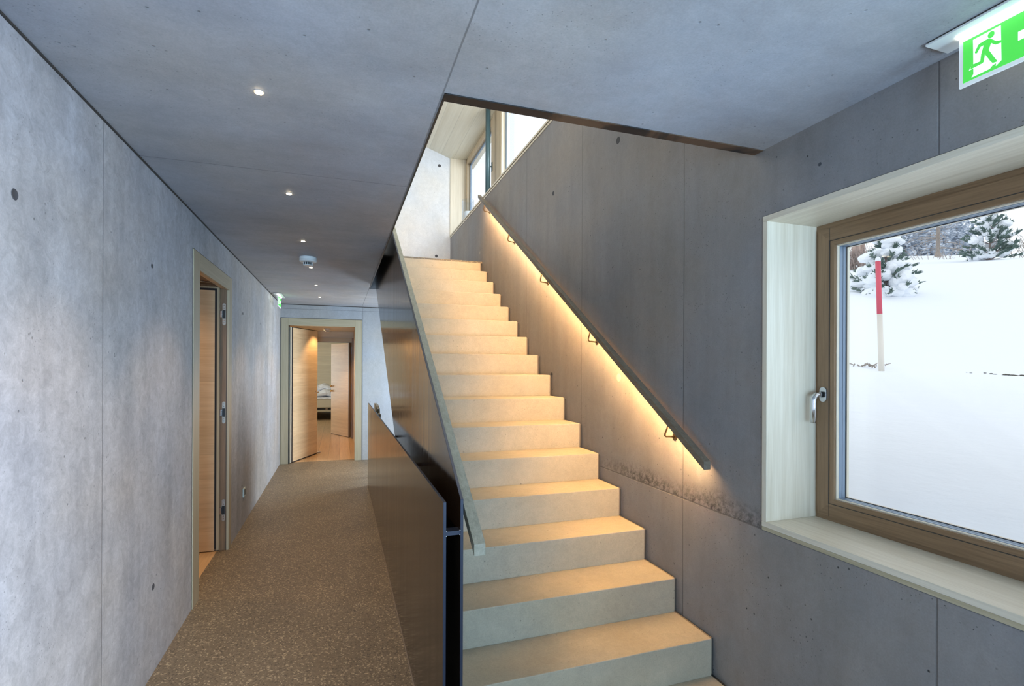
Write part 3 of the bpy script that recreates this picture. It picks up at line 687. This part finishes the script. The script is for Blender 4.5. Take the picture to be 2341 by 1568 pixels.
# bed
bed = thing('bed', 'wooden bed with pale mattress in the room beyond the far door', 'bed', (-.3, 15.2, FL))
pbox('bed_rail', M['door_frame_x'], bed, -1.9, 1.2, 14.30, 14.34, -1.235, -1.185)
pbox('base_box', M['dark_fabric'], bed, -1.88, 1.18, 14.36, 16.4, -1.20, -1.13)
pbox('bed_leg', M['larch_shaded_z'], bed, -.36, -.30, 14.34, 14.42, -1.185, -1.12)
pbox('bed_leg', M['larch_shaded_z'], bed, -1.8, -1.74, 14.34, 14.40, FL, -1.12)
pbox('bed_leg', M['larch_shaded_z'], bed, 1.04, 1.10, 14.34, 14.40, FL, -1.12)
pbox('mattress', M['mattress'], bed, -1.9, 1.2, 14.32, 16.45, -1.13, -.90, bevel=.03, segs=3)
def cushion(name, c, sx, sy, sz, label, cat, seed, group=None):
    bm = B(); bmesh.ops.create_cube(bm, size=2); bmesh.ops.subdivide_edges(bm, edges=bm.edges, cuts=14, use_grid_fill=True)
    rnd = random.Random(seed); ph = [rnd.uniform(0, 6) for _ in range(9)]
    for v in bm.verts:
        x, y, z = v.co; e = max(abs(x), abs(y))
        th = (1 - .75 * e**4) * (1 + .14*math.sin(5*x + ph[0] + 2*y) + .12*math.sin(7*y + ph[1] - 3*x) + .07*math.sin(13*x + ph[2]))
        v.co = Vector((x*sx*(1 + .03*math.sin(4*y + ph[3])), y*sy*(1 + .03*math.sin(4*x + ph[4])), z*sz*th + .02*math.sin(6*x + ph[5]))) + Vector(c)
    return tag(obj(name, bm, M['linen'], smooth=True), label, cat, group)
bm = B(); box(bm, -1.92, 1.22, 14.31, 16.47, -.90, -.855); tag(obj('bed_sheet', bm, M['linen'], bevel=.02, segs=3), 'white sheet covering the top of the mattress', 'sheet')
cushion('folded_duvet', (-.42, 14.75, -.77), .42, .36, .085, 'crumpled white duvet folded on the near side of the bed', 'duvet', 3)
cushion('pillow', (-.52, 15.0, -.61), .30, .24, .09, 'plump white pillow lying on top of the folded duvet', 'pillow', 5)
cushion('pillow', (.12, 14.9, -.66), .26, .26, .16, 'white pillow beside the ajar bedroom door', 'pillow', 8)

# ------------------------------------------------------------ lamps
def spot(name, loc, power, col, size=math.radians(86), blend=.6, r=.02, rot=(0, 0, 0)):
    l = bpy.data.lights.new(name, 'SPOT'); l.energy = power; l.color = col; l.spot_size = size; l.spot_blend = blend; l.shadow_soft_size = r
    o = bpy.data.objects.new(name, l); COL.objects.link(o); o.location = loc; o.rotation_euler = rot; return o
WARM = (1.0, .66, .36)
M['bulb'] = emit('warm_lamp_glow', (1.0, .80, .52), 22.0); M['trim'] = plain('lamp_trim', (.30, .28, .27), .5)
where = ['nearest', 'second nearest', 'third nearest', 'fourth nearest, just past the smoke detector', 'second farthest', 'farthest']
proto = None
for i, y in enumerate((1.862, 2.909, 3.99, 5.032, 6.138, 7.183)):
    lab = f'small recessed ceiling lamp, {where[i]} of six'
    if proto is None:
        t = thing('recessed_lamp', lab, 'lamp', (-.258, y, CE), 'recessed lamps in the corridor ceiling')
        bm = B(); lathe(bm, (-.258, y, CE), [(.017, -.0015), (.019, .002), (.0, .002)], 24); part('lamp_rim', bm, M['trim'], t)
        bm = B(); lathe(bm, (-.258, y, CE), [(.0125, -.0045), (.0125, -.001), (.001, -.001)], 20); part('bulb', bm, M['bulb'], t)
        proto = t; y0 = y
    else:
        c = proto.copy(); COL.objects.link(c); c.location = (-.258, y, CE); c['label'] = lab
        for ch in proto.children:
            if ch.type == 'MESH':
                g = ch.copy(); COL.objects.link(g); g.parent = c
    spot('corridor_lamp_light', (-.258, y, CE - .008), 42, WARM)
spot('lobby_lamp_light', (-.20, 8.75, vz - .01), 30, (1.0, .62, .30), math.radians(100), .5)
spot('lobby_lamp_light', (-.05, 10.95, .98), 10, (1.0, .62, .32), math.radians(80), .5, rot=(.35, 0, 0))
spot('lobby_lamp_light', (-.3, 9.9, vz - .01), 60, (1.0, .62, .32), math.radians(120), .5)
spot('side_room_light', (-1.45, 3.85, .85), 22, (1.0, .60, .30), math.radians(130), .6)
area('bedroom_window_light', (-2.55, 13.7, -.2), (0, -PI/2, 0), 1.5, 2.8, 40, (.95, 1.0, .95))

def detector(name, c, label, s=1.0):
    x, y, z = c
    t = thing(name, label, 'smoke detector', c)
    bm = B(); lathe(bm, c, [(.058*s, 0), (.060*s, -.004*s), (.060*s, -.020*s), (.058*s, -.022*s)], 36); part('base_ring', bm, M['white_plastic'], t)
    bm = B(); lathe(bm, c, [(.0595*s, -.023*s), (.0595*s, -.030*s), (.050*s, -.036*s), (.034*s, -.037*s)], 36); part('cover', bm, M['white_plastic'], t)
    bm = B(); lathe(bm, c, [(.027*s, -.036*s), (.027*s, -.056*s)], 24); part('sensor_chamber', bm, M['grey_plastic'], t)
    bm = B()
    for k in range(12):
        a = 2*PI*k/12; tube(bm, [(x + .030*s*math.cos(a), y + .030*s*math.sin(a), z - .036*s), (x + .030*s*math.cos(a), y + .030*s*math.sin(a), z - .056*s)], .0022*s, 6)
    lathe(bm, (x, y, z), [(.033*s, -.055*s), (.033*s, -.059*s), (.028*s, -.062*s)], 24)
    part('sensor_cage', bm, M['white_plastic'], t)
    return t
detector('smoke_detector', (-.258, 4.58, CE), 'round white smoke detector on the corridor ceiling beside the fourth lamp', 1.15)
detector('smoke_detector', (-.22, 9.9, vz), 'small round smoke detector on the pale ceiling beyond the far door', 1.0)

# ------------------------------------------------------------ escape signs
M['sign_green'] = emit('sign_green', (.06, .52, .06), .95); M['sign_white'] = emit('sign_white', (.86, .92, .90), .85)
M['sign_led'] = emit('sign_led', (.93, 1.0, .95), 9.0); M['sign_acrylic'] = emit('sign_acrylic', (.75, .80, .80), .30)
def exit_sign(label, X, ya_, yb_, side, group=None, s=1.0):
    """flag sign hanging below a flush ceiling plate, its plane along the corridor; side = x direction it faces"""
    t = thing('escape_sign', label, 'escape sign', (X, (ya_ + yb_)/2, CE), group)
    Ya, Yb = ya_, yb_
    bm = B(); box(bm, X - .047, X + .047, Ya - .06, Yb + .065, CE - .010, CE - .004); part('ceiling_plate', bm, M['white_plastic'], t, bevel=.001)
    bm = B(); box(bm, X - .045, X + .045, Ya - .055, Yb + .06, CE - .004, CE); part('plate_gap', bm, M['gap'], t)
    bm = B(); box(bm, X - .012, X + .012, Ya - .01, Yb + .012, CE - .014, CE - .010); part('light_bar', bm, M['sign_led'], t, 'glowing white light bar')
    bm = B(); box(bm, X - .0035, X + .0035, Ya - .008, Yb + .008, .7585 if s == 1 else .75, CE - .016); part('acrylic_panel', bm, M['sign_acrylic'], t)
    return t
def flatpoly(bm, pts, X, off, side):
    """pts (y, z) -> thin raised sheet on the sign face"""
    prism(bm, pts, 0, X + side*off, X + side*(off + .0006))
XSGN = 1.595
es = exit_sign('green running man escape sign hanging from the ceiling above the big window', XSGN, .42, .902, -1)
bm = B(); flatpoly(bm, [(.900, .768), (.900, .8795), (.43, .8795), (.43, .768)], XSGN, .0036, -1); part('green_sheet', bm, M['sign_green'], es)
# pictogram coordinates measured in a photo detail (px), mapped bilinearly on the sheet
def sg(u, v):
    # corners of the green sheet in that detail: left edge (565,455)-(575,880); at u=1204 top 125 / bottom 610
    yy = .900 - (u - 568) / (1204 - 568) * (.900 - .776)
    uu = (u - 568) / (1204 - 568)
    # perspective correction is small along this short span
    yy = .900 - (.900 - .776) * (uu * (1.0 + .08 * (1 - uu)))
    top = 455 + (125 - 455) * uu; bot = 880 + (610 - 880) * uu
    return (yy, .8795 - (v - top) / (bot - top) * (.8795 - .768))
doorp = [(677, 427), (977, 268), (985, 640), (925, 700), (912, 696), (940, 650), (900, 668), (860, 725), (840, 738), (662, 818), (682, 780), (682, 700), (680, 600)]
bm = B(); flatpoly(bm, [sg(*q) for q in [(677, 427), (977, 268), (985, 638), (925, 698), (930, 668), (890, 690), (858, 728), (662, 818), (683, 780)]], XSGN, .0042, -1)
flatpoly(bm, [sg(*q) for q in [(660, 690), (682, 682), (790, 640), (790, 660), (655, 735), (632, 750)]], XSGN, .0042, -1)
part('door_symbol', bm, M['sign_white'], es)
man_paths = [
    [(850, 412), (885, 430), (872, 465), (850, 530), (905, 600), (942, 645), (935, 655), (893, 668), (870, 650), (808, 575), (798, 650), (785, 668), (650, 735), (655, 700), (668, 686), (758, 650), (768, 575), (796, 480), (760, 500), (722, 565), (706, 570), (698, 558), (735, 480), (750, 465), (830, 418)],
    [(850, 415), (878, 412), (935, 438), (985, 425), (985, 452), (925, 474), (905, 470), (872, 455)],
]
bm = B()
for pth in man_paths: flatpoly(bm, [sg(*q) for q in pth], XSGN, .0049, -1)
cyc = sg(875, 369); seg = 24; ry, rz = .0072, .0085
flatpoly(bm, [(cyc[0] + ry*math.cos(2*PI*k/seg), cyc[1] + rz*math.sin(2*PI*k/seg)) for k in range(seg)], XSGN, .0049, -1)
part('running_figure', bm, M['sign_green'], es)
ar = [(.783, .8345), (.783, .8125), (.70, .8125), (.70, .79), (.655, .8235), (.70, .857), (.70, .8345)]
bm = B(); flatpoly(bm, ar, XSGN, .0042, -1); part('arrow_symbol', bm, M['sign_white'], es)
es2 = exit_sign('small bright escape sign hanging by the left wall at the far end of the corridor', -.745, 6.99, 7.33, 1, s=.9)
bm = B(); flatpoly(bm, [(7.00, .765), (7.00, .875), (7.32, .875), (7.32, .765)], -.745, .0036, 1); part('green_sheet', bm, M['sign_green'], es2)
bm = B(); flatpoly(bm, [(7.03, .78), (7.03, .86), (7.10, .86), (7.10, .78)], -.745, .0044, 1); part('door_symbol', bm, M['sign_white'], es2)
bm = B(); flatpoly(bm, [(7.17, .815), (7.17, .83), (7.26, .83), (7.26, .85), (7.30, .8225), (7.26, .795), (7.26, .815)], -.745, .0044, 1)
part('arrow_symbol', bm, M['sign_white'], es2)

# socket on the left wall
so = thing('wall_socket', 'small pale socket low on the left wall past the first door', 'socket', (XL, 5.18, -1.2))
pbox('socket_plate', M['socket'], so, XL, XL + .012, 5.14, 5.22, -1.205, -1.125, bevel=.002)
pbox('socket_insert', M['grey_plastic'], so, XL + .012, XL + .013, 5.155, 5.205, -1.19, -1.14)

# ------------------------------------------------------------ outside: snow slope, pole, trees
FV = Vector((math.sin(TH), math.cos(TH), 0)); RV = Vector((math.cos(TH), -math.sin(TH), 0))
prof = [(-60, -.9), (-3, -.75), (1.5, -.60), (2.3, -.555), (3.0, -.50), (5, -.33), (7.5, -.16), (9.2, -.06), (9.7, .0), (11, .38), (13, 1.15), (16, 2.42), (18, 3.25), (20, 4.02), (23, 4.75), (30, 6.25), (45, 9.9), (70, 15.5), (110, 22)]
def interp(t):
    if t <= prof[0][0]: return prof[0][1]
    for (a, za_), (b, zb_) in zip(prof, prof[1:]):
        if t <= b:
            f = (t - a) / (b - a); return za_ + (zb_ - za_) * f
    return prof[-1][1]
def ground(x, y):
    p = Vector((x, y, 0)); t = p.dot(FV); s = p.dot(RV)
    z = interp(t)
    lat = (s / max(t, 4) - .82) / .35
    k = max(0, min(1, (t - 12) / 8)); z += .5 * max(-1.2, min(1.6, lat)) * k
    z += .035 * math.sin(x * .9 + 1.3 * math.sin(y * .6)) * min(1, max(0, (x - 3) / 3)) + .05 * math.sin(y * .8 + x * .35 + 2) * min(1, max(0, (x - 5) / 5))
    return z
def at(u, t, v=None):
    """a point at depth t whose column is photo column u, standing on the snow"""
    s = (u - 1170.5) / F_PX * t; p = FV * t + RV * s
    return p.x, p.y, ground(p.x, p.y)
bm = B(); xs = [2.06 + i*.16 for i in range(60)] + [11.7 + i*.8 for i in range(60)] + [60 + i*6 for i in range(14)]
ys = [-60 + i*5 for i in range(11)] + [-4.5 + i*.3 for i in range(110)] + [29 + i*2.5 for i in range(36)]
grid = [[bm.verts.new((x, y, ground(x, y))) for y in ys] for x in xs]
for i in range(len(xs)-1):
    for j in range(len(ys)-1): bm.faces.new((grid[i][j], grid[i+1][j], grid[i+1][j+1], grid[i][j+1]))
tag(obj('snow_ground', bm, M['snow'], smooth=True), 'smooth snow covered slope rising outside the window', 'snow', kind='structure')

px, py, pz = at(2016, 9.2)
pole = thing('marker_pole', 'red topped wooden snow pole standing in the snow outside the window', 'pole', (px, py, pz))
tp = Vector(at(2006, 9.2)[:2] + (0,)); top = Vector((tp.x, tp.y, pz + 2.0)); bot = Vector((px, py, pz - .15))
midp = bot.lerp(top, .555)
bm = B(); tube(bm, [bot, midp], [.046, .043], 20); part('pole_shaft', bm, M['pole_white'], pole, 'bare pale wood', smooth=True)
bm = B(); tube(bm, [midp, top], [.0435, .041], 20); part('pole_top', bm, M['pole_red'], pole, 'painted red', smooth=True)
bm = B(); lathe(bm, top, [(.041, 0), (.045, .02), (.038, .06), (.015, .08)], 16); part('snow_cap', bm, M['snow_clump'], pole, smooth=True)

def cone(bm, p, d, L, r, seg=5):
    d = d.normalized(); tube_pts = [p, p + d * L * .45, p + d * L]
    tube(bm, tube_pts, [r * .5, r, r * .08], seg)
def clump(bm, c, r, rnd, flat=.5):
    m = Matrix.Translation(c) @ Matrix.Rotation(rnd.uniform(0, 6), 4, 'Z') @ Matrix.Diagonal((r * rnd.uniform(.8, 1.4), r * rnd.uniform(.7, 1.1), r * flat, 1))
    n0 = len(bm.verts); res = bmesh.ops.create_icosphere(bm, subdivisions=2, radius=1.0, matrix=m)
    for v in res['verts']: v.co += Vector((rnd.uniform(-1, 1), rnd.uniform(-1, 1), rnd.uniform(-1, 1))) * r * .10
def pine(seed, h, w_, whorls, tufts, tr=.05, snowf=1.0):
    """meshes of a snow laden young pine standing at the origin: trunk, needles, snow"""
    rnd = random.Random(seed); T, N, Sn = B(), B(), B()
    tube(T, [(0, 0, -.2), (0, 0, h * .5), (.01*h, 0, h * .97)], [tr, tr * .7, tr * .12], 8)
    for k in range(whorls):
        f = k / (whorls - 1); z = h * (.05 + .88 * f); R = w_ * (1 - f)**.75 * (1 if f > .12 else .8) + .06
        nb = max(4, int(9 * (1 - f)) + 4)
        for b in range(nb):
            a = 2*PI*(b + rnd.random()*.8)/nb + k*1.1; Rb = R * rnd.uniform(.65, 1.1)
            d = Vector((math.cos(a), math.sin(a), rnd.uniform(.12, .5) + .5*f)); d.normalize()
            p0 = Vector((0, 0, z)); p1 = p0 + d * Rb; tube(T, [p0, p0 + d*Rb*.6, p1], [tr*.28, tr*.16, tr*.06], 5)
            for j in range(tufts):
                g = (j + 1) / tufts; q = p0 + d * Rb * (.3 + .7*g)
                for _ in range(8):
                    dd = d + Vector((rnd.uniform(-.7, .7), rnd.uniform(-.7, .7), rnd.uniform(-.25, .6)))
                    cone(N, q, dd, .19 * w_ * rnd.uniform(.7, 1.2), .024 * w_, 4)
            if rnd.random() < .55 * snowf:
                for g in (.5, .85):
                    if rnd.random() < .9: clump(Sn, p0 + d*Rb*g + Vector((0, 0, .035*w_)), w_ * rnd.uniform(.09, .21) * snowf, rnd, rnd.uniform(.5, .9))
    clump(Sn, Vector((0, 0, h * .96)), w_ * .08, rnd)
    out = []
    for nm, b_ in (('trunk', T), ('foliage', N), ('snow_load', Sn)):
        bmesh.ops.recalc_face_normals(b_, faces=b_.faces); me = bpy.data.meshes.new(nm); b_.to_mesh(me); b_.free(); out.append((nm, me))
    return out
def plant_tree(meshes, mats, label, cat, loc, rz=0, s=1.0, group=None, name='pine_tree'):
    t = thing(name, label, cat, loc, group); t.rotation_euler = (0, 0, rz); t.scale = (s, s, s)
    for (nm, me), m_ in zip(meshes, mats):
        if not me.materials: me.materials.append(m_)
        o = bpy.data.objects.new(nm, me); COL.objects.link(o); o.parent = t
        if nm != 'trunk': o['kind'] = 'stuff'
    return t
PM = [M['brown_bark'], M['needles'], M['snow_clump']]
x, y, z = at(2024, 16.0); plant_tree(pine(11, 2.3, .95, 9, 4, snowf=1.35), PM, 'small snow laden pine just behind the red topped pole', 'tree', (x, y, z - .25))
x, y, z = at(2262, 23.5); plant_tree(pine(23, 2.55, 1.15, 10, 4, snowf=1.0), PM, 'dark green young pine at the right on top of the snow slope', 'tree', (x, y, z - .12))
# bare larch
rnd = random.Random(5); x, y, z = at(2143, 40)
lt = thing('larch_tree', 'bare larch with a grey trunk between the two young pines', 'tree', (x, y, z))
bm = B(); tube(bm, [(x, y, z - .5), (x + .05, y, z + 4), (x + .2, y, z + 11)], [.16, .10, .04], 12); tube(bm, [(x, y, z - .3), (x, y, z + .5)], [.27, .12], 12); part('trunk', bm, M['bark'], lt, smooth=True)
bm = B()
for k in range(90):
    zz = z + rnd.uniform(.6, 10.5); a = rnd.uniform(0, 2*PI); Lb = rnd.uniform(1.4, 3.6) * (1 - (zz - z)/14)
    p0 = Vector((x + .1, y, zz)); d_ = Vector((math.cos(a), math.sin(a), rnd.uniform(-.35, .2)))
    p1 = p0 + d_*Lb*.5; p2 = p0 + d_*Lb + Vector((0, 0, -.25)); tube(bm, [p0, p1, p2], [.03, .02, .008], 4)
    for _ in range(3):
        q = p0.lerp(p2, rnd.uniform(.3, .95)); tube(bm, [q, q + Vector((rnd.uniform(-.5, .5), rnd.uniform(-.5, .5), rnd.uniform(-.6, .1)))], [.014, .005], 3)
part('branch', bm, M['bark'], lt, 'bare thin branches')['kind'] = 'stuff'

# forest beyond
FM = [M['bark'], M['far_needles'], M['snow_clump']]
def far_tree(seed, h, w_):
    rnd = random.Random(seed); T, N, Sn = B(), B(), B()
    tube(T, [(0, 0, -.5), (0, 0, h)], [.18, .03], 6)
    for k in range(26):
        f = k/25; z = h*(.06 + .92*f); R = w_*(1 - f)**.85 + .15
        for b in range(7):
            a = rnd.uniform(0, 2*PI); d_ = Vector((math.cos(a), math.sin(a), rnd.uniform(-.45, .1))); L_ = R*rnd.uniform(.6, 1.1)
            cone(N, Vector((0, 0, z)), d_, L_, .11*w_ + .05, 4)
            for _ in range(2):
                q = Vector((0, 0, z)) + d_*L_*rnd.uniform(.4, .9); cone(N, q, d_ + Vector((rnd.uniform(-1, 1), rnd.uniform(-1, 1), rnd.uniform(-.6, 0))), L_*.4, .07*w_, 4)
            if rnd.random() < .55: clump(Sn, Vector((0, 0, z)) + d_*L_*rnd.uniform(.45, .9), w_*rnd.uniform(.06, .12), rnd, .4)
    out = []
    for nm, b_ in (('trunk', T), ('foliage', N), ('snow_load', Sn)):
        bmesh.ops.recalc_face_normals(b_, faces=b_.faces); me = bpy.data.meshes.new(nm); b_.to_mesh(me); b_.free(); out.append((nm, me))
    return out
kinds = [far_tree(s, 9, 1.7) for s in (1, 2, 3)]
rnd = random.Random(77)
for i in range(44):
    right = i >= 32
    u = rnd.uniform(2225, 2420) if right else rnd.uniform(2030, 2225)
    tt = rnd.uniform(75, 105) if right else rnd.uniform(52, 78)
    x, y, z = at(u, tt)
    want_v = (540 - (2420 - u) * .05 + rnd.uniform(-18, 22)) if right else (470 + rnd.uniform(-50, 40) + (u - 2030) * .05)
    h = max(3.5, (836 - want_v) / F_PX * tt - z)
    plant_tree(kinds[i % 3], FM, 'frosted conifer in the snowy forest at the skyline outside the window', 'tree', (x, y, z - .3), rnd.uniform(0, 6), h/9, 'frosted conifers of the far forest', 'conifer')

# brown plank wall and leafless shrubs on the left of the view
for k, (u, wd) in enumerate(((1950, .16), (1957, .36), (1971, .20))):
    x, y, z = at(u, 27)
    bm = B(); box(bm, x - .05, x + .05, y - wd/2, y + wd/2, z - .3, z + 4.2)
    tag(obj('timber_post', bm, M['plank']), ['slim leftmost brown post outside beyond the shrubs', 'broad middle brown post outside beyond the shrubs', 'rightmost brown post outside behind the snow laden pine'][k], 'post', 'brown posts outside')
rnd = random.Random(9)
def shrub(label, loc, h, n, spread, mat, group=None):
    x, y, z = loc; bm = B()
    for _ in range(n):
        a = rnd.uniform(0, 2*PI); b0 = Vector((x + rnd.uniform(-spread, spread), y + rnd.uniform(-spread, spread), z - .05))
        d_ = Vector((math.cos(a)*.5, math.sin(a)*.5, 1)); L_ = h*rnd.uniform(.5, 1)
        p1 = b0 + d_*L_*.5; p2 = b0 + d_*L_ + Vector((rnd.uniform(-.1, .1), rnd.uniform(-.1, .1), 0)); tube(bm, [b0, p1, p2], [.016, .012, .006], 3)
        for _k in range(3):
            q = b0.lerp(p2, rnd.uniform(.3, .9)); tube(bm, [q, q + Vector((rnd.uniform(-.25, .25), rnd.uniform(-.25, .25), rnd.uniform(.05, .3)))*h], [.010, .005], 3)
    return tag(obj('leafless_shrub', bm, mat), label, 'shrub', group)
for u, wh in ((1940, 'leftmost bare shrub on the snow crest, hard against the window frame'), (1952, 'middle of the three bare shrubs on the snow crest'), (1966, 'bare shrub on the snow crest nearest the snow laden pine')): shrub(wh, at(u, 20.5), 1.0, 34, .35, M['brown_bark'], 'bare shrubs on the crest')
shrub('sparse bare twigs below the larch beyond the crest', at(2160, 33), 1.2, 22, 1.6, M['bark'])
shrub('low dry twigs poking out of the snow left of the pole', at(1978, 9.9), .11, 16, .28, M['bark'])
shrub('thin bare sapling at the right end of the crest', at(2335, 26), 1.5, 14, .5, M['bark'])
# bare patch of earth where the snow has broken off
bm = B(); rnd = random.Random(12)
for k in range(70):
    f = rnd.random()**.6; u = 2195 + 210*f; v_t = 9.35 - f*.75 + rnd.uniform(-.10, .10)*(.3 + f)
    x, y, z = at(u, v_t); r_ = .012 + .045*f*rnd.random()
    m_ = Matrix.Translation((x, y, z + rnd.uniform(-.01, .02))) @ Matrix.Rotation(rnd.uniform(0, 6), 4, 'Z') @ Matrix.Diagonal((r_*1.2, r_*rnd.uniform(1, 2), r_*.5*rnd.uniform(.5, 1), 1))
    bmesh.ops.create_icosphere(bm, subdivisions=1, radius=1, matrix=m_)
tag(obj('bare_earth', bm, M['earth']), 'narrow strip of dark earth and grass showing through the snow', 'earth', kind='stuff')
